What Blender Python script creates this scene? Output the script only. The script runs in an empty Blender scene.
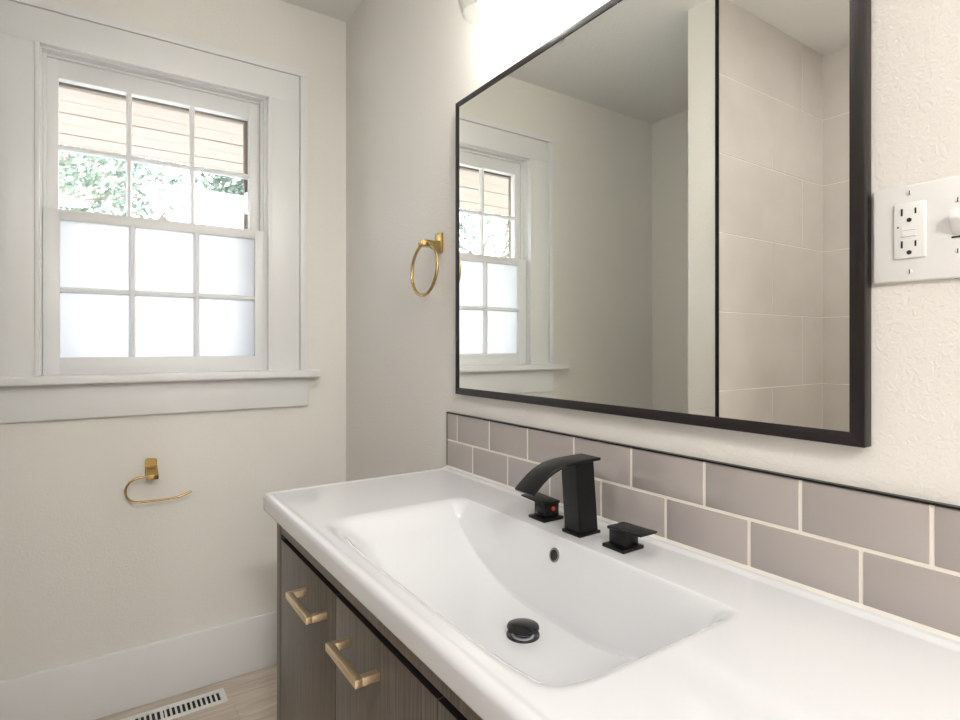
import bpy, bmesh, math, random
from mathutils import Vector, Matrix, noise
random.seed(4)
D = bpy.data
C = bpy.context.scene.collection
SC = bpy.context.scene
PI = math.pi

# ---------------------------------------------------------------- camera
cam_d = D.cameras.new('camera'); cam = D.objects.new('camera', cam_d); C.objects.link(cam)
cam.location = (-.82, -2.145, 1.158)
cam.rotation_euler = (PI/2, 0, -math.radians(34.15))
cam_d.sensor_width = 36; cam_d.lens = 36*570/960
cam_d.shift_y = -14/960
cam_d.clip_start = .02
SC.camera = cam
SC.view_settings.view_transform = 'Standard'
SC.view_settings.look = 'None'
SC.view_settings.gamma = 1
SC.view_settings.use_curve_mapping = False
SC.view_settings.exposure = 0.76

# ---------------------------------------------------------------- world, sun, big lights
w = D.worlds.new('sky'); SC.world = w; w.use_nodes = True
nt = w.node_tree; nt.nodes.clear()
out = nt.nodes.new('ShaderNodeOutputWorld'); bg = nt.nodes.new('ShaderNodeBackground')
sky = nt.nodes.new('ShaderNodeTexSky'); sky.sky_type = 'NISHITA'; sky.sun_disc = False
sky.sun_elevation = math.radians(48); sky.sun_rotation = math.radians(200); sky.air_density = 1.0; sky.dust_density = 3.0
hs = nt.nodes.new('ShaderNodeHueSaturation'); hs.inputs['Saturation'].default_value = .45
nt.links.new(sky.outputs[0], hs.inputs['Color']); nt.links.new(hs.outputs[0], bg.inputs[0])
nt.links.new(bg.outputs[0], out.inputs[0]); bg.inputs[1].default_value = 1.35
SUN = 1.7
sd = D.lights.new('sun', 'SUN'); sd.energy = SUN; sd.angle = math.radians(2); sd.color = (1, .96, .9)
so = D.objects.new('sun', sd); C.objects.link(so)
so.rotation_euler = (math.radians(42), 0, math.radians(-20))     # shines towards +y and down
pd = D.lights.new('window_portal', 'AREA'); pd.shape = 'RECTANGLE'; pd.size = .66; pd.size_y = .98; pd.cycles.is_portal = True
po = D.objects.new('window_portal', pd); C.objects.link(po); po.location = (-.628, .16, 1.55); po.rotation_euler = (-PI/2, 0, 0)
FILL_W = 27; BULB = 78; HALL_W = 10
cl = D.lights.new('added_room_fill', 'AREA'); cl.shape = 'DISK'; cl.size = .34; cl.energy = FILL_W; cl.color = (1, .98, .95)  # fill light added behind the camera, its source is made up
clo = D.objects.new('added_room_fill', cl); C.objects.link(clo); clo.location = (-1.0, -3.45, 2.325)
sl = D.lights.new('added_shower_fill', 'AREA'); sl.shape = 'DISK'; sl.size = .14; sl.energy = 4.5; sl.color = (1, .98, .95)  # added fill for the shower side, no lamp is known there
slo = D.objects.new('added_shower_fill', sl); C.objects.link(slo); slo.location = (-1.46, -1.75, 2.418)

# ---------------------------------------------------------------- node helpers
def mat(name, col, rough=.5, metal=0, **kw):
    m = D.materials.new(name); m.use_nodes = True
    b = m.node_tree.nodes['Principled BSDF']
    b.inputs['Base Color'].default_value = (*col, 1)
    b.inputs['Roughness'].default_value = rough; b.inputs['Metallic'].default_value = metal
    for k, v in kw.items(): b.inputs[k.replace('_', ' ')].default_value = v
    return m
def N(m, t, **kw):
    n = m.node_tree.nodes.new(t)
    for k, v in kw.items():
        if k in n.inputs: n.inputs[k].default_value = v
        else: setattr(n, k, v)
    return n
def L(m, a, b): m.node_tree.links.new(a, b)
def bsdf(m): return m.node_tree.nodes['Principled BSDF']
def coords(m, scale=(1, 1, 1)):
    tc = N(m, 'ShaderNodeTexCoord'); mp = N(m, 'ShaderNodeMapping')
    mp.inputs['Scale'].default_value = scale
    L(m, tc.outputs['Object'], mp.inputs['Vector']); return mp.outputs[0]
def bump(m, h, strength, dist, prev=None):
    b = N(m, 'ShaderNodeBump'); b.inputs['Strength'].default_value = strength; b.inputs['Distance'].default_value = dist
    L(m, h, b.inputs['Height'])
    if prev: L(m, prev, b.inputs['Normal'])
    L(m, b.outputs[0], bsdf(m).inputs['Normal']); return b.outputs[0]
def ramp(m, fac, stops):
    r = N(m, 'ShaderNodeValToRGB'); e = r.color_ramp.elements
    e[0].position, e[0].color = stops[0][0], (*stops[0][1], 1)
    e[1].position, e[1].color = stops[-1][0], (*stops[-1][1], 1)
    for p, c in stops[1:-1]:
        k = e.new(p); k.color = (*c, 1)
    L(m, fac, r.inputs[0]); return r.outputs[0]
def lin(r, g, b):
    f = lambda v: ((v/255+.055)/1.055)**2.4 if v > 10 else v/255/12.92
    return (f(r), f(g), f(b))

def wall_paint(name, col, strength=.5, scale=150):
    m = mat(name, col, .62); bsdf(m).inputs['Specular IOR Level'].default_value = .35
    v = coords(m)
    n1 = N(m, 'ShaderNodeTexNoise', Scale=scale, Detail=3.0, Roughness=.55, Distortion=.8); L(m, v, n1.inputs['Vector'])
    r = ramp(m, n1.outputs['Fac'], [(.34, (0, 0, 0)), (.68, (1, 1, 1))])
    n2 = N(m, 'ShaderNodeTexNoise', Scale=scale*3.2, Detail=2.0); L(m, v, n2.inputs['Vector'])
    p = bump(m, r, strength, .0016)
    bump(m, n2.outputs['Fac'], .25, .0008, p)
    return m
M = {}
M['wall'] = wall_paint('wall_paint', (.83, .80, .758), .36)
M['wall_far'] = wall_paint('window_wall_paint', (.85, .83, .785), .3)
M['ceiling'] = wall_paint('ceiling_paint', (.83, .825, .81), .35, 60)
M['trim'] = mat('trim_paint', (.83, .835, .835), .32)
nn = N(M['trim'], 'ShaderNodeTexNoise', Scale=30.0); bump(M['trim'], nn.outputs['Fac'], .05, .001)
M['ceramic'] = mat('white_ceramic', (.735, .745, .765), .07, 0, Coat_Weight=.35, Coat_Roughness=.03)
M['black'] = mat('matte_black_metal', (.012, .012, .013), .34, .55)
n = N(M['black'], 'ShaderNodeTexNoise', Scale=60.0); L(M['black'], ramp(M['black'], n.outputs['Fac'], [(.3, (.28,)*3), (.7, (.42,)*3)]), bsdf(M['black']).inputs['Roughness'])
M['gunmetal'] = mat('polished_dark_metal', (.05, .05, .055), .12, .9)
M['chrome'] = mat('dark_chrome', (.35, .35, .38), .1, 1)
M['red'] = mat('red_dot', (.8, .05, .03), .3)
M['brass'] = mat('brushed_brass', (.50, .35, .14), .24, 1)
v = coords(M['brass'], (400, 12, 400)); n = N(M['brass'], 'ShaderNodeTexNoise', Scale=1.0, Detail=2.0); L(M['brass'], v, n.inputs['Vector']); bump(M['brass'], n.outputs['Fac'], .08, .0004)
M['pull'] = mat('champagne_brass', (.95, .78, .54), .38, 1)
v = coords(M['pull'], (500, 10, 500)); n = N(M['pull'], 'ShaderNodeTexNoise', Scale=1.0, Detail=2.0); L(M['pull'], v, n.inputs['Vector']); bump(M['pull'], n.outputs['Fac'], .08, .0004)
def wood(name, a, b, rough, sc, bs=.15):
    m = mat(name, a, rough); v = coords(m, sc)
    n1 = N(m, 'ShaderNodeTexNoise', Scale=1.0, Detail=6.0, Roughness=.65, Distortion=.3); L(m, v, n1.inputs['Vector'])
    L(m, ramp(m, n1.outputs['Fac'], [(.3, a), (.7, b)]), bsdf(m).inputs['Base Color'])
    bump(m, n1.outputs['Fac'], bs, .001); return m
M['wood'] = wood('grey_brown_veneer', (.065, .053, .044), (.19, .162, .137), .36, (260, 260, 5))
M['frame_wood'] = wood('black_stained_wood', (.003, .002, .0025), (.016, .011, .013), .42, (200, 200, 9), .5)
M['frame_wood_h'] = wood('black_stained_wood_cross', (.003, .002, .0025), (.016, .011, .013), .42, (200, 9, 200), .5)
M['gap'] = mat('painted_gap_shade', (.008, .007, .007), .8)  # near-black colour paints the shade of the door gaps
M['tile'] = mat('mauve_grey_glazed_tile', lin(174, 166, 162), .10, 0, Coat_Weight=.3, Coat_Roughness=.05)
n = N(M['tile'], 'ShaderNodeTexNoise', Scale=14.0, Detail=2.0); bump(M['tile'], n.outputs['Fac'], .05, .002)
M['grout'] = mat('pale_grout', lin(236, 229, 218), .85)
M['caulk'] = mat('white_caulk', lin(222, 217, 210), .5)
M['shower_tile'] = mat('stone_look_shower_tile', lin(200, 194, 190), .32)
v = coords(M['shower_tile']); n = N(M['shower_tile'], 'ShaderNodeTexNoise', Scale=4.0, Detail=5.0); L(M['shower_tile'], v, n.inputs['Vector'])
L(M['shower_tile'], ramp(M['shower_tile'], n.outputs['Fac'], [(.3, lin(196, 189, 184)), (.7, lin(208, 202, 197))]), bsdf(M['shower_tile']).inputs['Base Color'])
M['shower_grout'] = mat('shower_grout', lin(236, 232, 224), .8)
M['plastic'] = mat('white_plastic', (.82, .81, .80), .28)
M['slot'] = mat('outlet_slot', (.01, .01, .01), .6)
M['screw'] = mat('screw_metal', (.6, .6, .6), .3, 1)
M['register'] = mat('white_enamel', (.82, .82, .80), .35)
M['dark'] = mat('duct_dark', (.02, .017, .014), .8)
M['mirror'] = mat('mirror_silver', (.955, .97, .935), .0, 1)
# floor planks run along x
m = mat('oak_plank', (.5, .4, .3), .42); M['floor'] = m
v = coords(m); br = N(m, 'ShaderNodeTexBrick'); br.offset = .37; br.inputs['Scale'].default_value = 1
br.inputs['Brick Width'].default_value = 1.2; br.inputs['Row Height'].default_value = .18; br.inputs['Mortar Size'].default_value = .0012
br.inputs['Color1'].default_value = (.2, .2, .2, 1); br.inputs['Color2'].default_value = (.8, .8, .8, 1); br.inputs['Mortar'].default_value = (0, 0, 0, 1)
L(m, v, br.inputs['Vector'])
v2 = coords(m, (3.5, 60, 1)); n = N(m, 'ShaderNodeTexNoise', Scale=1.0, Detail=7.0, Roughness=.6, Distortion=.6); L(m, v2, n.inputs['Vector'])
c1 = ramp(m, n.outputs['Fac'], [(.25, (.48, .385, .31)), (.5, (.68, .585, .49)), (.75, (.82, .74, .65))])
mx = N(m, 'ShaderNodeMix', data_type='RGBA', blend_type='MULTIPLY'); mx.inputs[0].default_value = .25
L(m, c1, mx.inputs[6]); L(m, br.outputs['Color'], mx.inputs[7]); L(m, mx.outputs[2], bsdf(m).inputs['Base Color'])
bump(m, br.outputs['Fac'], -.4, .001)

def thin_glass(name, tint=(1, 1, 1), rough=0.0, ior=.045):
    m = D.materials.new(name); m.use_nodes = True; t = m.node_tree; t.nodes.clear()
    o = t.nodes.new('ShaderNodeOutputMaterial'); mixn = t.nodes.new('ShaderNodeMixShader'); lw = t.nodes.new('ShaderNodeLayerWeight')
    lw.inputs[0].default_value = .5; pw = t.nodes.new('ShaderNodeMath'); pw.operation = 'POWER'; pw.inputs[1].default_value = 3.0
    fr = t.nodes.new('ShaderNodeMath'); fr.operation = 'MULTIPLY_ADD'; fr.inputs[1].default_value = .9; fr.inputs[2].default_value = ior
    t.links.new(lw.outputs['Facing'], pw.inputs[0]); t.links.new(pw.outputs[0], fr.inputs[0])
    tr = t.nodes.new('ShaderNodeBsdfTransparent'); tr.inputs[0].default_value = (*tint, 1)
    gl = t.nodes.new('ShaderNodeBsdfGlossy'); gl.inputs['Roughness'].default_value = rough
    t.links.new(fr.outputs[0], mixn.inputs[0]); t.links.new(tr.outputs[0], mixn.inputs[1]); t.links.new(gl.outputs[0], mixn.inputs[2])
    t.links.new(mixn.outputs[0], o.inputs[0]); return m
M['glass'] = thin_glass('clear_window_glass', (.97, .98, .98))
M['shade_glass'] = thin_glass('clear_shade_glass', (.97, .98, .97), .02, .05)
m = D.materials.new('frosted_window_glass'); m.use_nodes = True; t = m.node_tree; t.nodes.clear()
o = t.nodes.new('ShaderNodeOutputMaterial'); mixn = t.nodes.new('ShaderNodeMixShader'); mixn.inputs[0].default_value = .12
tr = t.nodes.new('ShaderNodeBsdfTranslucent'); tr.inputs[0].default_value = (.66, .665, .675, 1)
gl = t.nodes.new('ShaderNodeBsdfGlossy'); gl.inputs['Roughness'].default_value = .5
t.links.new(tr.outputs[0], mixn.inputs[1]); t.links.new(gl.outputs[0], mixn.inputs[2]); t.links.new(mixn.outputs[0], o.inputs[0])
M['frosted'] = m
def emis(name, col, s):
    m = mat(name, col, .5); bsdf(m).inputs['Emission Color'].default_value = (*col, 1); bsdf(m).inputs['Emission Strength'].default_value = s; return m
M['bulb'] = emis('lit_bulb', (1, .965, .91), BULB)
M['dome'] = emis('fill_dome_glow', (1, .95, .88), 2)  # glow of the added fill dome

# ---------------------------------------------------------------- mesh helpers
class MB:
    def __init__(s): s.bm = bmesh.new()
    def _xf(s, vs, mtx):
        if mtx: bmesh.ops.transform(s.bm, matrix=mtx, verts=vs)
    def box(s, x0, x1, y0, y1, z0, z1, bev=0, seg=2, mtx=None):
        b = bmesh.new(); r = bmesh.ops.create_cube(b, size=1)
        for v in b.verts:
            v.co = Vector(((x0+x1)/2+v.co.x*abs(x1-x0), (y0+y1)/2+v.co.y*abs(y1-y0), (z0+z1)/2+v.co.z*abs(z1-z0)))
        if bev: bmesh.ops.bevel(b, geom=b.edges[:], offset=bev, segments=seg, profile=.5, affect='EDGES')
        if mtx: b.transform(mtx)
        s.merge(b); return s
    def merge(s, b):
        me = D.meshes.new('t'); b.to_mesh(me); b.free(); s.bm.from_mesh(me); D.meshes.remove(me)
    def prism(s, pts, axis, a, b_, bev=0, seg=2):
        """pts: 2D outline in the two other axes (in order x,y,z without axis), extruded from a to b_"""
        b = bmesh.new()
        def mk(p, h):
            q = list(p); q.insert(axis, h); return b.verts.new(q)
        lo = [mk(p, a) for p in pts]; hi = [mk(p, b_) for p in pts]; n = len(pts)
        b.faces.new(lo[::-1]); b.faces.new(hi)
        for i in range(n): b.faces.new((lo[i], lo[(i+1) % n], hi[(i+1) % n], hi[i]))
        bmesh.ops.recalc_face_normals(b, faces=b.faces[:])
        if bev: bmesh.ops.bevel(b, geom=b.edges[:], offset=bev, segments=seg, profile=.5, affect='EDGES')
        s.merge(b); return s
    def tube(s, pts, r, n=16, closed=False):
        b = bmesh.new(); pts = [Vector(p) for p in pts]; rings = []; N_ = len(pts); up = None
        for i, p in enumerate(pts):
            a = pts[(i-1) % N_] if (closed or i > 0) else p
            c = pts[(i+1) % N_] if (closed or i < N_-1) else p
            t = (c-a).normalized()
            if up is None: up = t.orthogonal().normalized()
            up = (up - t*up.dot(t)).normalized(); side = t.cross(up)
            rr = r[i] if isinstance(r, (list, tuple)) else r
            rings.append([b.verts.new(p+(up*math.cos(k*2*PI/n)+side*math.sin(k*2*PI/n))*rr) for k in range(n)])
        for i in range(N_ if closed else N_-1):
            A, B = rings[i], rings[(i+1) % N_]
            for k in range(n): b.faces.new((A[k], A[(k+1) % n], B[(k+1) % n], B[k]))
        if not closed:
            b.faces.new(rings[0][::-1]); b.faces.new(rings[-1])
        bmesh.ops.recalc_face_normals(b, faces=b.faces[:]); s.merge(b); return s
    def lathe(s, prof, c, n=48, axis=2, cap=False):
        b = bmesh.new(); rings = []
        for r, h in prof:
            ring = []
            for k in range(n):
                a = 2*PI*k/n; q = [math.cos(a)*r, math.sin(a)*r]; q.insert(axis, h)
                ring.append(b.verts.new(Vector(q)+Vector(c)))
            rings.append(ring)
        for A, B in zip(rings, rings[1:]):
            for k in range(n): b.faces.new((A[k], A[(k+1) % n], B[(k+1) % n], B[k]))
        if cap: b.faces.new(rings[0][::-1]); b.faces.new(rings[-1])
        bmesh.ops.recalc_face_normals(b, faces=b.faces[:]); s.merge(b); return s
    def build(s, name, m, parent=None, smooth=30):
        me = D.meshes.new(name); s.bm.to_mesh(me); s.bm.free()
        me.materials.append(m)
        o = D.objects.new(name, me); C.objects.link(o)
        if smooth:
            me.shade_smooth()
            try: me.set_sharp_from_angle(angle=math.radians(smooth))
            except Exception: pass
        if parent:
            o.parent = parent; o.matrix_parent_inverse = Matrix.Translation(-world_loc(parent))
        return o
def world_loc(o):
    l = Vector((0, 0, 0))
    while o: l += o.location + (o.matrix_parent_inverse.to_translation() if o.parent else Vector()); o = o.parent
    return l
def tag(o, label=None, cat=None, group=None, kind=None):
    if label: o['label'] = label
    if cat: o['category'] = cat
    if group: o['group'] = group
    if kind: o['kind'] = kind
    return o
def empty(name, loc, label=None, cat=None, group=None, kind=None):
    o = D.objects.new(name, None); C.objects.link(o); o.location = loc; o.empty_display_size = .05
    return tag(o, label, cat, group, kind)
def struct(name, mb, m, label=None, smooth=0):
    return tag(mb.build(name, m, None, smooth), label, None, None, 'structure')

# ---------------------------------------------------------------- room shell
XL, YB, ZC = -1.8605, -4.0, 2.428
WX0, WX1, WZ0, WZ1 = -.952, -.303, 1.045, 2.056      # window opening
struct('floor', MB().box(XL-.1, .1, YB-.1, .14, -.1, 0), M['floor'], 'pale oak plank floor running along the window wall')
struct('ceiling', MB().box(XL-.1, .1, YB-.1, .14, ZC, ZC+.1), M['ceiling'], 'textured off-white ceiling')
struct('wall_right', MB().box(0, .1, YB-.1, .14, 0, ZC), M['wall'], 'textured off-white wall behind the mirror')
b = MB()
b.box(XL-.1, WX0, 0, .14, 0, ZC).box(WX1, 0, 0, .14, 0, ZC).box(WX0, WX1, 0, .14, 0, WZ0).box(WX0, WX1, 0, .14, WZ1, ZC)
struct('wall_far', b, M['wall_far'], 'textured off-white wall holding the window')
struct('wall_left', MB().box(XL-.1, XL, YB-.1, .0, 0, ZC), M['wall_far'], 'plain wall opposite the mirror')
struct('wall_back', MB().box(XL, 0, YB-.1, YB, 0, ZC), M['wall'], 'wall behind the viewer')
PX, PY0, PY1 = -1.0796, -.918, -.802
struct('wall_partition', MB().box(XL, PX, PY0, PY1, 0, ZC), M['wall'], 'short wing wall between the window corner and the tiled shower')
struct('wall_shower_end', MB().box(XL, PX, -2.58, -2.46, 0, ZC), M['wall'], 'end wall of the shower alcove')
# baseboards
def board(name, x0, x1, y0, y1, label):
    struct(name, MB().box(x0, x1, y0, y1, 0, .19, .003), M['trim'], label, 30)
board('baseboard_far', XL, 0, -.016, 0, 'tall white baseboard under the window')
board('baseboard_left', XL, XL+.016, PY1, -.016, 'white baseboard of the side wall')
board('baseboard_right', -.016, 0, -.776, -.016, 'white baseboard beside the vanity')
board('baseboard_partition', XL+.016, PX, PY1, PY1+.016, 'white baseboard of the wing wall')

# shower tiles (real tiles with grout behind)
def tile_field(u0, u1, joints_even, joints_odd, put, rows):
    b = MB(); g = .003
    for i, (z0, z1) in enumerate(rows):
        js = sorted(joints_even if i % 2 == 0 else joints_odd)
        e = [u0]+[j for j in js if u0 < j < u1]+[u1]
        for a, c in zip(e, e[1:]): put(b, a+(g/2 if a != u0 else 0), c-(g/2 if c != u1 else 0), z0+g/2, z1-g/2)
    return b
edges = [0, .134, .421, .708, .995, 1.282, 1.569, 1.856, 2.143, ZC]
rows = list(zip(edges, edges[1:]))[::-1]
sh = empty('wall_shower', (XL, -1.7, 0), 'shower alcove walls clad in large pale stone-look tiles', None, None, 'structure')
je = [-1.665, -1.055-.0001]; jo = [-1.433]
b = tile_field(XL+.012, PX, [-1.675], [-1.443], lambda b, a, c, z0, z1: b.box(a, c, -.927, -.919, z0, z1, .0008, 1), rows); b.build('tile_field', M['shower_tile'], sh, 0)
b = MB().box(XL, PX, -.9255, -.9181, 0, ZC); b.build('grout', M['shower_grout'], sh, 0)
b = tile_field(-2.45, -.927, [-1.2, -1.81, -2.42], [-1.5, -2.11], lambda b, a, c, z0, z1: b.box(XL+.001, XL+.009, a, c, z0, z1, .0008, 1), rows); b.build('tile_field', M['shower_tile'], sh, 0)
MB().box(XL+.0002, XL+.0075, -2.455, -.9255, 0, ZC).build('grout', M['shower_grout'], sh, 0)
b = tile_field(XL+.012, PX, [-1.675], [-1.443], lambda b, a, c, z0, z1: b.box(a, c, -2.459, -2.451, z0, z1, .0008, 1), rows); b.build('tile_field', M['shower_tile'], sh, 0)
MB().box(PX-.001, PX+.004, -.931, -.918, 0, ZC-.002).build('edge_trim', M['black'], sh, 0)

# ---------------------------------------------------------------- window
win = empty('window_1', ((WX0+WX1)/2, 0, WZ0), 'white double-hung six-over-six window with frosted lower panes', None, None, 'structure')
# casing: two legs and a head, outer band
cx0, cx1, ox0, ox1 = -.963, -.287, -1.096, -.158
zt, zo = 2.056, 2.186
b = MB()
b.box(ox0+.029, cx0, -.020, 0, 1.06, zt, .001).box(cx1, ox1-.029, -.020, 0, 1.06, zt, .001).box(ox0+.029, ox1-.029, -.0200, 0, zt, zo-.030, .001)
b.build('casing', M['trim'], win)
b = MB()   # back band round the casing, a fine open joint between the two
b.box(ox0, ox0+.0265, -.022, 0, 1.06, zo-.0275, .0015).box(ox1-.0265, ox1, -.022, 0, 1.06, zo-.0275, .0015).box(ox0, ox1, -.022, 0, zo-.0275, zo, .0015)
b.build('back_band', M['trim'], win)
b = MB()   # inner bead
b.box(cx0-.0005, cx0+.0115, -.0235, .004, 1.066, zt-.0005, .0015).box(cx1-.0115, cx1+.0005, -.0235, .004, 1.066, zt-.0005, .0015)
b.build('inner_bead', M['trim'], win)
b = MB()
b.box(WX0-.002, WX0+.004, .0045, .14, WZ0, WZ1+.01).box(WX1-.005, WX1+.002, .0045, .14, WZ0, WZ1+.01).box(WX0+.004, WX1-.005, .0045, .14, WZ1-.004, WZ1+.004)
b.build('jamb', M['trim'], win, 0)
MB().box(-1.168, -.118, -.062, .01, 1.043, 1.070, .006, 3).build('stool', M['trim'], win)
MB().box(-1.098, -.1545, -.019, 0, .936, 1.043, .002).build('apron', M['trim'], win)
MB().box(WX0, WX1, .01, .16, 1.03, 1.060, .002).build('outer_sill', M['trim'], win)
def sash(name, x0, x1, z0, z1, y, th, sl, sr, st, sb, mz, mw, material, glassname, hz=None):
    """frame with stiles, rails and muntins; glass as a child"""
    b = MB(); gx0, gx1, gz0, gz1 = x0+sl, x1-sr, z0+sb, z1-st
    b.box(x0, gx0, y, y+th, z0, z1, .0015).box(gx1, x1, y, y+th, z0, z1, .0015)
    b.box(gx0-.001, gx1+.001, y, y+th, z0, gz0, .0015).box(gx0-.001, gx1+.001, y, y+th, gz1, z1, .0015)
    # glazing bead, chamfered towards the panes
    xs = [gx0, gx0+(gx1-gx0)/3, gx0+2*(gx1-gx0)/3, gx1]
    for xm in xs[1:3]:
        b.prism([(xm-mw/2, y+th*.75), (xm-mw/2, y+.012), (xm-mw/4, y+.001), (xm+mw/4, y+.001), (xm+mw/2, y+.012), (xm+mw/2, y+th*.75)], 2, gz0, gz1)
    b.prism([(y+th*.75, mz-mw/2), (y+.012, mz-mw/2), (y+.002, mz-mw/4), (y+.002, mz+mw/4), (y+.012, mz+mw/2), (y+th*.75, mz+mw/2)], 0, gx0, gx1)
    o = b.build(name, M['trim'], win, 30)
    MB().box(gx0-.002, gx1+.002, y+th*.55, y+th*.55+.003, gz0-.002, gz1+.002).build(glassname, material, o, 0)
    # thin putty / shadow line around panes
    return o
low = sash('lower_sash', -.9465, -.2985, 1.064, 1.574, .008, .034, .042, .040, .030, .058, 1.330, .017, M['frosted'], 'frosted_pane')
upp = sash('upper_sash', -.9505, -.3075, 1.555, 2.050, .046, .034, .041, .041, .062, .028, 1.778, .016, M['glass'], 'clear_pane')
b = MB()   # stops in the upper half of the jambs
b.box(WX0+.004, WX0+.014, .034, .046, 1.575, WZ1-.004, .001).box(WX1-.012, WX1-.004, .022, .046, 1.575, WZ1-.004, .001).box(WX0, WX1, .037, .046, WZ1-.012, WZ1-.003, .001)
b.build('sash_stop', M['trim'], win)
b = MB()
b.box(WX0+.004, -.912, .084, .104, 1.06, WZ1-.004, .001).box(-.3590, WX1-.005, .084, .104, 1.06, WZ1-.004, .001).box(-.912, -.3590, .084, .104, 1.9815, WZ1-.004, .001).box(-.912, -.3590, .084, .104, 1.06, 1.10, .001)  # dark frame added to draw the shade line above and beside the panes
tag(b.build('shade_line_frame', mat('shade_line_taupe', (.24, .20, .165), .7), win), 'added taupe outer frame standing in for shade around the upper panes')
b = MB()
b.box(-.648, -.608, .010, .030, 1.574, 1.578, .001).box(-.640, -.618, .012, .024, 1.578, 1.588, .002)
b.tube([(-.628, .016, 1.588), (-.628, .012, 1.596), (-.612, .010, 1.604)], .0035, 8)
tag(b.build('sash_lock', M['trim'], low), 'small sash lock on the meeting rail')

# ---------------------------------------------------------------- outside
tag(MB().box(-14, 14, .5, 30, -.6, -.5).build('ground', mat('pale_ground', (.36, .36, .33), .9), None, 0), None, None, None, 'structure')
M['soffit'] = wood('weathered_board', (.44, .36, .315), (.54, .46, .415), .8, (3, 60, 60))
ev = empty('roof_eave', (-.6, .14, 2.10), 'pale wooden eave boards overhanging outside the window', 'eave')
for i in range(7):
    y0 = .15+i*.14
    bd = MB().box(-4, 3, y0+.003, y0+.137, 2.10+.002*(i % 2), 2.125, .003).build('soffit_board', M['soffit'], ev, 0)
MB().box(-4, 3, .15, 1.13, 2.125, 2.16).build('eave_deck', M['soffit'], ev, 0)
MB().box(-4, 3, 1.132, 1.155, 2.10, 2.2, .003).build('fascia', M['soffit'], ev, 0)
# neighbour house
M['shingle'] = mat('pale_shingle', (.55, .55, .56), .9)
v = coords(M['shingle']); br = N(M['shingle'], 'ShaderNodeTexBrick'); br.inputs['Scale'].default_value = 1; br.inputs['Brick Width'].default_value = .45
br.inputs['Row Height'].default_value = .17; br.inputs['Mortar Size'].default_value = .012
br.inputs['Color1'].default_value = (.30, .305, .33, 1); br.inputs['Color2'].default_value = (.36, .365, .39, 1); br.inputs['Mortar'].default_value = (.2, .2, .22, 1)
mp = N(M['shingle'], 'ShaderNodeMapping'); mp.inputs['Rotation'].default_value = (0, 0, 0); L(M['shingle'], v, mp.inputs['Vector']); L(M['shingle'], mp.outputs[0], br.inputs['Vector'])
L(M['shingle'], br.outputs['Color'], bsdf(M['shingle']).inputs['Base Color'])
nh = empty('neighbour_house', (2, 11, -.5), 'pale neighbouring house with a light shingled roof beyond the window', 'house')
MB().box(-6.2, 9.2, 9.2, 15.8, -.5, 2.75).build('wall', mat('pale_siding', (.62, .62, .6), .8), nh, 0)
b = MB().prism([(8.7, 2.65), (12.5, 4.60), (16.3, 2.65), (16.3, 2.82), (12.5, 4.80), (8.7, 2.82)], 0, -6.6, 9.6)
b.build('roof', M['shingle'], nh, 0)
M['vent'] = mat('vent_metal', (.4, .4, .4), .6)
MB().box(.95, 1.2, 10.6, 10.85, 3.6, 4.05, .01).build('roof_vent', M['vent'], nh)
MB().box(-.65, -.4, 10.6, 10.85, 3.6, 4.0, .01).build('roof_vent', M['vent'], nh)
M['leaf'] = mat('leaf', (.13, .18, .14), .6); M['bark'] = mat('bark', (.22, .20, .18), .9)
def tree(x, y, z0, h, r, n, label, seed, leafy=True):
    rnd = random.Random(seed)
    t = empty('leafy_tree' if leafy else 'bare_tree', (x, y, z0), label, 'tree')
    b = MB(); tips = []
    def grow(p, d, l, rad, lev):
        q = p+d*l
        b.tube([p, (p+q)/2+Vector((rnd.uniform(-.05, .05), rnd.uniform(-.05, .05), 0))*l, q], [rad, rad*.85, rad*.7], 6)
        if lev == 0: tips.append(q); return
        for k in range(3):
            nd = (d+Vector((rnd.uniform(-.9, .9), rnd.uniform(-.9, .9), rnd.uniform(-.25, .5)))).normalized()
            grow(q, nd, l*rnd.uniform(.6, .8), rad*.6, lev-1)
            tips.append(q)
    grow(Vector((x, y, z0)), Vector((0, 0, 1)), h*.42, r*.06, 4)
    b.build('trunk', M['bark'], t, 60)
    bb = bmesh.new()
    for i in range(n):
        c = rnd.choice(tips)+Vector((rnd.gauss(0, .22), rnd.gauss(0, .22), rnd.gauss(0, .2)))
        s = rnd.uniform(.035, .075)*(1 if r < 2.5 else 2.0); a = Vector((rnd.uniform(-1, 1), rnd.uniform(-1, 1), rnd.uniform(-1, 1))).normalized(); u = a.orthogonal().normalized(); vv = a.cross(u)
        bb.faces.new([bb.verts.new(c+u*s), bb.verts.new(c+vv*s*.5), bb.verts.new(c-u*s), bb.verts.new(c-vv*s*.5)])
    m_ = MB(); m_.merge(bb); m_.build('foliage', M['leaf'], t, 0)
tree(-2.9, 6.8, -.5, 4.4, 2.2, 8000, 'leafy tree seen through the left upper panes', 11)
tree(3.2, 17.5, -.5, 7.0, 3, 4500, 'tall tree rising behind the neighbouring roof', 5)
tree(-1.8, 18.0, -.5, 7.2, 3, 4500, 'tree left of the roof vent beyond the neighbouring ridge', 8)
tree(-6.4, 8.0, -.5, 4.6, 1.4, 120, 'sparse bare-branched tree far left of the house, seen through the window in the mirror', 21, False)

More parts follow.
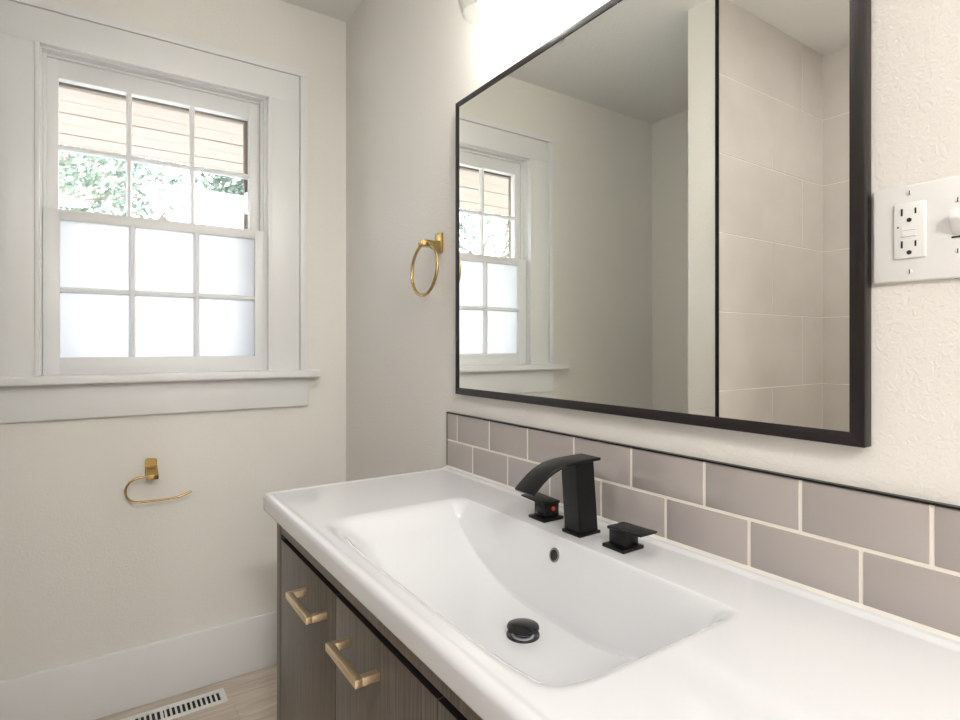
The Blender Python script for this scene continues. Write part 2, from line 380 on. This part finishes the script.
# ---------------------------------------------------------------- backsplash
XT = -.008
bs = empty('backsplash', (0, -1.4, .824), 'two rows of mauve-grey glazed subway tiles above the sink with black edge trim', 'backsplash')
YL, YR = -.784, -2.0
b = MB(); g = .0050
for z0, z1, off in ((.826, .8985-g/2, -.9133), (.8985+g/2, .972, -.8377)):
    js = [off-.1503*k for k in range(0, 9)]
    js = [j for j in js if YR < j < YL]; e = [YL-.0025+g/2]+js+[YR]
    for a, c in zip(e, e[1:]): b.box(XT, -.001, c+g/2, a-g/2, z0, z1, .0013, 2)
tf = b.build('tile_field', M['tile'], bs, 30)
MB().box(-.0068, 0, YR, YL-.001, .824, .974).build('grout', M['grout'], bs, 0)
b = MB().box(-.0105, 0, YR, YL+.0006, .9724, .9753, .0006, 1).box(-.0085, 0, YL-.0008, YL+.0006, .822, .9755)
b.build('edge_trim', M['black'], bs, 0)
MB().prism([(0, .8225), (-.012, .8235), (-.008, .8285), (0, .8285)], 1, YR, YL).build('caulk', M['caulk'], bs, 30)

# ---------------------------------------------------------------- vanity
CY0, CY1, CX = -1.99, -.779, -.499        # counter extents
DRX, DRY, ZF = -.2385, -1.413, .683
def sst(a, b_, x):
    t = max(0, min(1, (x-a)/(b_-a))); return t*t*t*(t*(6*t-15)+10)
def ss(a, b_, x):
    t = max(0, min(1, (x-a)/(b_-a))); return t*t*(3-2*t)
def trap(t, f):      # linear ramp with rounded ends
    t = max(0, min(1, t)); k = 1/(1-f)
    if t < f: return k*t*t/(2*f)
    if t > 1-f: return 1-k*(1-t)**2/(2*f)
    return k*(t-f/2)
B_BACK, B_FRONT, B_L, B_R = -.136, -.468, -1.058, -1.742
def topz(x, y):
    z = .8205
    # back ledge
    z += .0035*ss(-.031, -.019, x)
    # slightly raised rolled perimeter
    e = min(x-CX, CY1-y, y-CY0)
    z += .0016*(1-ss(.012, .022, e))
    # basin: product of ramps
    back = max(0, min(1, (B_BACK-x)/.036))
    back = (lambda t: (t*t/.24 if t < .12 else (t-.06 if t < .94 else .88+ (1-(1-t)**2/.0036)*.06))/.94)(back)
    front = trap((x-B_FRONT)/.105, .34)
    tl = max(0, min(1, (B_L-y)/.30)); left = (1-(1-tl)**2.2)*ss(0, .05, B_L-y)
    tr_ = max(0, min(1, (y-B_R)/.26)); right = (1-(1-tr_)**2.2)*ss(0, .05, y-B_R)
    d = .1325*back*front*left*right
    if d > 0:
        rr = math.hypot(x-DRX, y-DRY); d += .003*max(0, 1-rr/.22)*min(1, d/.12)
    return z-d
b = bmesh.new()
RE = .012
def axis_samples(lo, hi, dense, n):
    s = set([lo, hi])
    for i in range(n+1): s.add(lo+(hi-lo)*i/n)
    for a, c, k in dense:
        for i in range(k+1): s.add(a+(c-a)*i/k)
    r = sorted(s); o = [r[0]]
    for q in r[1:]:
        if q-o[-1] > .0009: o.append(q)
    o[-1] = hi; return o
xs = axis_samples(CX+RE, -.0005, [(B_BACK-.042, B_BACK+.006, 34), (B_FRONT, B_FRONT+.108, 60), (-.034, -.016, 10)], 170)
ys = axis_samples(CY0, CY1-RE, [], 420)
grid = [[b.verts.new((x, y, topz(x, y))) for y in ys] for x in xs]
for i in range(len(xs)-1):
    for j in range(len(ys)-1): b.faces.new((grid[i][j], grid[i+1][j], grid[i+1][j+1], grid[i][j+1]))
# rolled front and left edge sweeping round the corner
ZB = .781
path = [(CX+RE, y, -1, 0) for y in ys]
for k in range(1, 8):
    a = k/8*PI/2; path.append((CX+RE, ys[-1], -math.cos(a), math.sin(a)))
path += [(x, CY1-RE, 0, 1) for x in xs]
zt0 = .8205+.0016
prof = [(0, 0)]+[(RE*math.sin(a), -RE*(1-math.cos(a))) for a in [PI/2*i/8 for i in range(1, 9)]]
low_r = .007
prof += [(RE, -(zt0-ZB)+low_r)]+[(RE-low_r*(1-math.cos(a)), -(zt0-ZB)+low_r-low_r*math.sin(a)) for a in [PI/2*i/5 for i in range(1, 6)]]
prof += [(-.03, -(zt0-ZB))]
def zat(x, y): return topz(x, y)
prev = None
for (x, y, dx, dy) in path:
    z0 = topz(max(x, CX+RE), min(y, CY1-RE))
    ring = [b.verts.new((x+dx*r, y+dy*r, z0+h)) for r, h in prof]
    if prev:
        for k in range(len(prof)-1): b.faces.new((prev[k], ring[k], ring[k+1], prev[k+1]))
    prev = ring
bmesh.ops.remove_doubles(b, verts=b.verts[:], dist=.00005)
bmesh.ops.recalc_face_normals(b, faces=b.faces[:])
van = empty('vanity_cabinet', (-.24, -1.38, 0), 'dark grey-brown wood vanity cabinet with brass bar pulls beneath the white sink', 'vanity')
st = empty('vanity_sink_top', (-.25, -1.385, .781), 'glossy white ceramic sink top with an integrated rectangular basin', 'sink')
mb = MB(); mb.merge(b); basin = mb.build('basin_top', M['ceramic'], st, 50)
# flip if needed
import mathutils
me = basin.data
if sum(p.normal.z*p.area for p in me.polygons) < 0: me.flip_normals()
# overflow hole: a ring with dark inside on the steep back wall
ovx = -.1445; ovz = .789; tilt = math.atan2(.034, .13)
ring = [(math.cos(a)*.0, math.sin(a)*.0105, math.cos(a)*.0105) for a in [2*PI*k/28 for k in range(28)]]
def on_back(y_, u):     # point on the back wall at height offset u
    z = ovz+u; lo, hi = B_BACK-.034, B_BACK
    for _ in range(30):
        mid = (lo+hi)/2
        if topz(mid, y_) > z: hi = mid
        else: lo = mid
    return Vector((lo, y_, z))
def disc_on_back(r, off, n=28):
    return [on_back(-1.386+math.sin(2*PI*k/n)*r, math.cos(2*PI*k/n)*r)+Vector((off, 0, 0)) for k in range(n)]
b = bmesh.new(); b.faces.new([b.verts.new(p) for p in disc_on_back(.0095, -.0006)])
mb = MB(); mb.merge(b); mb.build('overflow_hole', M['dark'], st, 0)
mb = MB(); mb.tube(disc_on_back(.0105, -.0004), .0018, 8, True); tag(mb.build('overflow_ring', M['chrome'], st), 'dark chrome overflow ring')

# drain with pop-up stopper
dz = topz(DRX, DRY)
dr = empty('drain_stopper', (DRX, DRY, dz), 'round dark polished pop-up drain stopper in the basin floor', 'drain')
MB().lathe([(.0, -.004), (.012, -.002), (.021, .0005), (.0245, .0030), (.0262, .0036), (.0272, .0022), (.0275, -.001)], (DRX, DRY, dz+.0005), 48).build('flange', M['gunmetal'], dr)
MB().lathe([(.0, .001), (.0150, .001), (.0155, .005), (.0185, .0085), (.0190, .0095), (0, .0098)], (DRX, DRY, dz), 40).build('stem', M['chrome'], dr)
MB().lathe([(.0, .0090), (.020, .0090), (.0255, .0105), (.0268, .0125), (.0258, .0150), (.018, .0175), (.008, .0188), (0, .0190)], (DRX, DRY, dz+.001), 48).build('cap', M['gunmetal'], dr)

# cabinet
FX = -.465                     # face of doors
VY0, VY1 = -1.985, -.775
b = MB()
b.box(-.447, -.005, VY1-.018, VY1, .0, .779, .001).box(-.447, -.005, VY0, VY0+.018, 0, .779, .001)
b.box(-.447, -.005, VY0+.018, VY1-.018, .09, .11).box(-.018, -.005, VY0+.018, VY1-.018, .11, .66)
b.box(-.40, -.385, VY0+.018, VY1-.018, 0, .09)
b.build('carcass', M['wood'], van, 30)
b = MB()
b.box(FX, -.445, VY1-.034, VY1, .0, .779, .0012).box(FX, -.445, VY0, VY0+.032, .0, .779, .0012)
b.box(FX+.001, -.445, VY0+.032, VY1-.034, .728, .779, .0008).box(FX+.001, -.445, VY0+.032, VY1-.034, .07, .10, .0008)
b.build('face_frame', M['wood'], van, 30)
MB().box(-.434, -.430, VY0+.019, VY1-.019, .11, .735).build('gap_shade_panel', M['gap'], van, 0)  # black sheet behind the doors, shade of the gaps put into its colour
def pull(parent, ya, yb, z):
    t = .0122; x0 = -.5045
    b = MB()
    b.box(x0, x0+t, yb, ya, z-t/2, z+t/2, .0007, 2)
    b.box(x0+t-.001, FX-.0002, ya-t, ya, z-t/2, z+t/2, .0007, 2).box(x0+t-.001, FX-.0002, yb, yb+t, z-t/2, z+t/2, .0007, 2)
    tag(b.build('bar_pull', M['pull'], parent), 'champagne brass square bar pull')
doors = [(-.8130, -1.1640), (-1.1672, -1.5250), (-1.5282, -1.950)]
pulls = [(-.992, -1.124), (-1.227, -1.356), (-1.62, -1.748)]
for (ya, yb), (pa, pb) in zip(doors, pulls):
    d = MB().box(FX, -.4455, yb, ya, .105, .7165, .0012).build('door', M['wood'], van, 30)
    pull(d, pa, pb, .6635)
    MB().box(FX+.0008, -.4460, yb+.001, ya-.001, .7164, .7172).build('gap_shade_strip', M['gap'], d, 0)  # black strip on the door top painted as the gap's shade

# ---------------------------------------------------------------- faucet and handles
FXC, FYC, ZT = -.087, -1.392, .8205
fa = empty('faucet', (FXC, FYC, ZT), 'matte black square waterfall faucet with a curved flat spout and two lever handles', 'faucet')
MB().box(FXC-.0270, FXC+.0250, FYC-.0235, FYC+.0225, ZT+.0001, ZT+.0057, .0008).build('base_plate', M['black'], fa)
b = bmesh.new()
c0 = [(-.1095, -1.4125), (-.0650, -1.4125), (-.0650, -1.3715), (-.1095, -1.3715)]
c1 = [(-.1190, -1.4125), (-.0760, -1.4125), (-.0760, -1.3715), (-.1190, -1.3715)]
lo = [b.verts.new((x, y, ZT+.005)) for x, y in c0]; hi = [b.verts.new((x, y, .952)) for x, y in c1]
b.faces.new(lo[::-1]); b.faces.new(hi)
for i in range(4): b.faces.new((lo[i], lo[(i+1) % 4], hi[(i+1) % 4], hi[i]))
bmesh.ops.bevel(b, geom=b.edges[:], offset=.0012, segments=2, affect='EDGES')
mb = MB(); mb.merge(b); mb.build('column', M['black'], fa)
top = [(-.0625, .9570), (-.100, .9565), (-.130, .9555), (-.152, .9525), (-.172, .9465), (-.190, .9375), (-.206, .9260), (-.2215, .9130)]
def offs(p, d):
    o = []
    for i, (x, z) in enumerate(p):
        a = p[max(0, i-1)]; c = p[min(len(p)-1, i+1)]; tx, tz = c[0]-a[0], c[1]-a[1]; l = math.hypot(tx, tz)
        o.append((x-tz/l*d, z+tx/l*d))
    return o
def dens(p, k=5):
    # catmull-rom
    o = []
    for i in range(len(p)-1):
        p0 = p[max(0, i-1)]; p1 = p[i]; p2 = p[i+1]; p3 = p[min(len(p)-1, i+2)]
        for j in range(k):
            t = j/k
            o.append(tuple(.5*((2*b_)+(-a+c)*t+(2*a-5*b_+4*c-d)*t*t+(-a+3*b_-3*c+d)*t**3) for a, b_, c, d in zip(p0, p1, p2, p3)))
    return o+[p[-1]]
tp = dens(top); bt = offs(tp, .0052)
mb = MB(); mb.prism(tp+bt[::-1], 1, -1.4165, -1.3675, .0009, 2)
o = mb.build('spout', M['black'], fa, 35)
def handle(yc, s, label, red):
    h = empty('handle', (0, 0, 0), label); h.location = (-.084, yc, ZT); h.parent = fa; h.matrix_parent_inverse = Matrix.Translation(-world_loc(fa))
    MB().box(-.0845-.0255, -.0845+.0245, yc-.0235, yc+.0235, ZT+.0001, ZT+.0057, .0008).build('base_plate', M['black'], h)
    MB().box(-.1005, -.066, yc-.0165, yc+.0165, ZT+.005, .8520, .0008).build('handle_body', M['black'], h)
    y0, y1 = yc-s*.0175, yc+s*.054
    MB().prism([(y0, .8510), (y0, .8560), (y1, .8580), (y1, .8550)], 0, -.1045, -.064, .0006, 2).build('lever', M['black'], h)
    if red:
        tag(MB().lathe([(0, -.0009), (.0042, -.0009), (.0046, -.0002), (.0046, 0)], (-.0800, yc-.0165, .842), 24, 1).build('hot_marker', M['red'], h), 'red hot-water dot')
handle(-1.292, 1, 'small black lever handle with a red dot, left of the faucet', True)
handle(-1.4885, -1, 'small black lever handle right of the faucet, pointing away from it', False)

# ---------------------------------------------------------------- mirror
MY0, MY1, MZ0, MZ1, FD, FW = -1.8245, -.848, 1.030, 1.8055, .020, .0180; TW = .0150
mi = empty('wall_mirror', (0, (MY0+MY1)/2, MZ0), 'large rectangular mirror in a thin black stained wood frame', 'mirror')
def bar_miter(pts, m_, nm='frame_bar'):
    b = MB(); b.prism(pts, 0, -FD, -.0005, .0010, 2); b.build(nm, m_, mi)
bar_miter([(MY1, MZ0), (MY1, MZ1), (MY1-FW, MZ1-TW), (MY1-FW, MZ0+FW)], M['frame_wood'])
bar_miter([(MY0, MZ0), (MY0, MZ1), (MY0+FW, MZ1-TW), (MY0+FW, MZ0+FW)], M['frame_wood'])
bar_miter([(MY0, MZ1), (MY1, MZ1), (MY1-FW, MZ1-TW), (MY0+FW, MZ1-TW)], M['frame_wood_h'])
bar_miter([(MY0, MZ0), (MY1, MZ0), (MY1-FW, MZ0+FW), (MY0+FW, MZ0+FW)], M['frame_wood_h'])
MB().box(-.0188, -.008, MY0+.012, MY1-.012, MZ0+.012, MZ1-.012).build('mirror_glass', M['mirror'], mi, 0)

# ---------------------------------------------------------------- towel ring (right wall)
tr = empty('towel_ring', (0, -.733, 1.45), 'brushed brass towel ring on the wall between the corner and the mirror', 'towel ring')
MB().box(-.009, 0, -.752, -.718, 1.424, 1.479, .002, 3).build('wall_plate', M['brass'], tr)
b = MB(); b.prism([(-.008, 1.426), (-.008, 1.456), (-.030, 1.454), (-.062, 1.4545), (-.066, 1.451), (-.066, 1.439), (-.060, 1.436), (-.030, 1.4375)], 1, -.750, -.7235, .0014, 2)
b.build('post', M['brass'], tr)
R_ = .0735; cz = 1.3735
MB().tube([(-.054+.004*math.cos(a), -.737+math.sin(a)*R_, cz+math.cos(a)*R_) for a in [2*PI*k/72 for k in range(72)]], .0046, 14, True).build('ring', M['brass'], tr, 60)

# ---------------------------------------------------------------- toilet paper holder (window wall)
th = empty('paper_holder', (-.664, 0, .745), 'brushed brass open-arm paper holder low on the wall beneath the window', 'paper holder')
b = MB(); b.prism([(-.6815, .735), (-.6815, .7875), (-.679, .7915), (-.674, .793), (-.655, .7915), (-.650, .790), (-.6475, .786), (-.6475, .735)], 1, -.009, 0, .0008, 1)
b.build('wall_plate', M['brass'], th)
b = MB(); b.prism([(-.001, .735), (-.001, .768), (-.014, .769), (-.018, .764), (-.050, .752), (-.0605, .7475), (-.0605, .733), (-.056, .731), (-.02, .731)], 0, -.6795, -.6470, .0012, 2)
b.build('post', M['brass'], th)
hp = [(-.668, .7415), (-.690, .7432), (-.705, .7415), (-.7185, .7360), (-.7290, .7270), (-.7355, .7150), (-.7375, .7035), (-.7355, .6900), (-.7290, .6785), (-.7185, .6695), (-.705, .6655), (-.6709, .6640), (-.6289, .6637), (-.600, .6650), (-.585, .6675), (-.5713, .6715), (-.551, .6795)]
hp = dens(hp, 4)
MB().tube([(x, -.054, z) for x, z in hp], .0035, 12).build('arm', M['brass'], th, 60)

# ---------------------------------------------------------------- outlet and switch plate
op = empty('switch_plate', (0, -1.890, 1.294), 'white two-gang wall plate with a power outlet and toggle switch right of the mirror', 'outlet')
b = MB(); b.box(-.0062, 0, -1.953, -1.8275, 1.2358, 1.3525, .0030, 4); b.build('cover_plate', M['plastic'], op)
oy, oz = -1.8675, 1.2968
gf = MB().box(-.0088, -.004, oy-.0165, oy+.0165, oz-.0335, oz+.0335, .0018, 3).build('outlet_insert', M['plastic'], op)
b = MB()
for s in (1, -1):
    zc = oz+s*.0195
    b.box(-.0092, -.0080, oy+.0035+.0028, oy+.0035+.0048, zc-.001, zc+.0075)
    b.box(-.0092, -.0080, oy-.0085+.0010, oy-.0085+.0028, zc, zc+.0068)
    b.lathe([(0, -.0092), (.0026, -.0092), (.0026, -.0080), (0, -.0080)], (0, oy-.0002, zc-.0068), 16, 0)
b.box(-.0092, -.0085, oy+.0106, oy+.0120, oz+.004, oz+.0062)
b.build('socket_slots', M['slot'], gf, 0)
b = MB().box(-.0096, -.0085, oy-.0075, oy+.0080, oz+.0004, oz+.0066, .0004, 1).box(-.0096, -.0085, oy-.0075, oy+.0080, oz-.0070, oz-.0006, .0004, 1)
b.build('test_button', M['plastic'], gf)
for yy, zz in ((oy, 1.3425), (oy, 1.2475), (-1.9138, 1.3245), (-1.9138, 1.2665)):
    q = MB().lathe([(0, -.0072), (.0024, -.0070), (.0030, -.0060)], (0, yy, zz), 16, 0).build('plate_screw', M['plastic'], op)
    MB().box(-.0075, -.0068, yy-.00045, yy+.00045, zz-.0026, zz+.0026).build('screw_slot', M['slot'], q, 0)
b = MB(); b.prism([(-.005, 1.2830), (-.005, 1.3080), (-.0160, 1.3120), (-.0175, 1.3020), (-.010, 1.2900)], 1, -1.9190, -1.9085, .0012, 2)
b.build('toggle', M['plastic'], op)
MB().box(-.0070, -.005, -1.9195, -1.9080, 1.2815, 1.2835).build('toggle_slot', M['slot'], op, 0)

# ---------------------------------------------------------------- floor register
vr = empty('floor_register', (-.61, -.1065, 0), 'white slotted metal floor register beside the baseboard', 'floor vent')
x0, x1, y0, y1 = -.765, -.457, -.148, -.0655
b = MB()
b.box(x0, x1, y0, -.1330, .0, .0052, .0012).box(x0, x1, -.0830, y1, .0, .0052, .0012)
b.box(x0, -.747, -.134, -.082, .0, .0050).box(-.475, x1, -.134, -.082, .0, .0050).box(-.6465, -.6385, -.134, -.082, 0, .0048)
for k in range(11):
    c = -.4785-.0145*k
    b.box(c-.0112, c-.0050, -.134, -.082, .0012, .0044, .0005, 1)
for k in range(6):
    c = -.6500-.0145*k; b.box(c-.0112, c-.0050, -.134, -.082, .0012, .0044, .0005, 1)
b.build('grille', M['register'], vr, 30)
MB().box(x0+.006, x1-.006, y0+.006, y1-.006, .0003, .0010).build('duct_opening', M['dark'], vr, 0)

# ---------------------------------------------------------------- vanity light
vl = empty('vanity_light', (0, -1.328, 2.06), 'three-light wall fixture with clear glass shades above the mirror', 'wall lamp')
MB().box(-.022, 0, -1.42, -1.25, 2.0, 2.10, .003).build('wall_plate', M['black'], vl)
MB().box(-.120, -.096, -1.575, -1.085, 2.075, 2.095, .002).box(-.10, -.01, -1.345, -1.325, 2.06, 2.08, .002).build('crossbar', M['black'], vl)
def Z(p, dz): return [(r, h+dz) for r, h in p]
for yc in (-1.108, -1.328, -1.548):
    xl, zb = -.108, 1.890
    s = MB()
    outer = [(.0475, 0), (.0540, .022), (.0600, .050), (.0620, .075), (.0600, .100), (.0520, .125), (.0400, .142), (.026, .152)]
    s.lathe(outer+[(r-.0022, h) for r, h in outer[::-1]]+[outer[0]], (xl, yc, zb), 56)
    sh_ = s.build('glass_shade', M['shade_glass'], vl, 60)
    MB().lathe([(.0, .185), (.024, .185), (.026, .150), (.020, .146), (.020, .125), (0, .125)], (xl, yc, zb), 32).build('socket', M['black'], vl)
    MB().lathe([(0, .0135), (.0055, .0145), (.0095, .020), (.0115, .03), (.0125, .06), (.0115, .10), (.009, .125), (0, .126)], (xl, yc, zb), 24).build('bulb', M['bulb'], vl, 60)

# dome added to carry the fill light, unseen behind the viewer
dl = empty('added_fill_lamp', (-1.0, -3.45, ZC), 'added flush dome for fill light, unseen behind the viewer', 'ceiling lamp')
MB().lathe([(0, -.095), (.08, -.09), (.14, -.07), (.17, -.03), (.17, 0), (.0, 0)], (-1.0, -3.45, ZC), 48).build('added_fill_dome', M['dome'], dl, 60)
# closed door behind the viewer
dn = tag(MB().box(-.95, -.15, YB, YB+.03, 0, 2.03, .002).build('door_1', M['trim'], None, 30), None, None, None, 'structure')
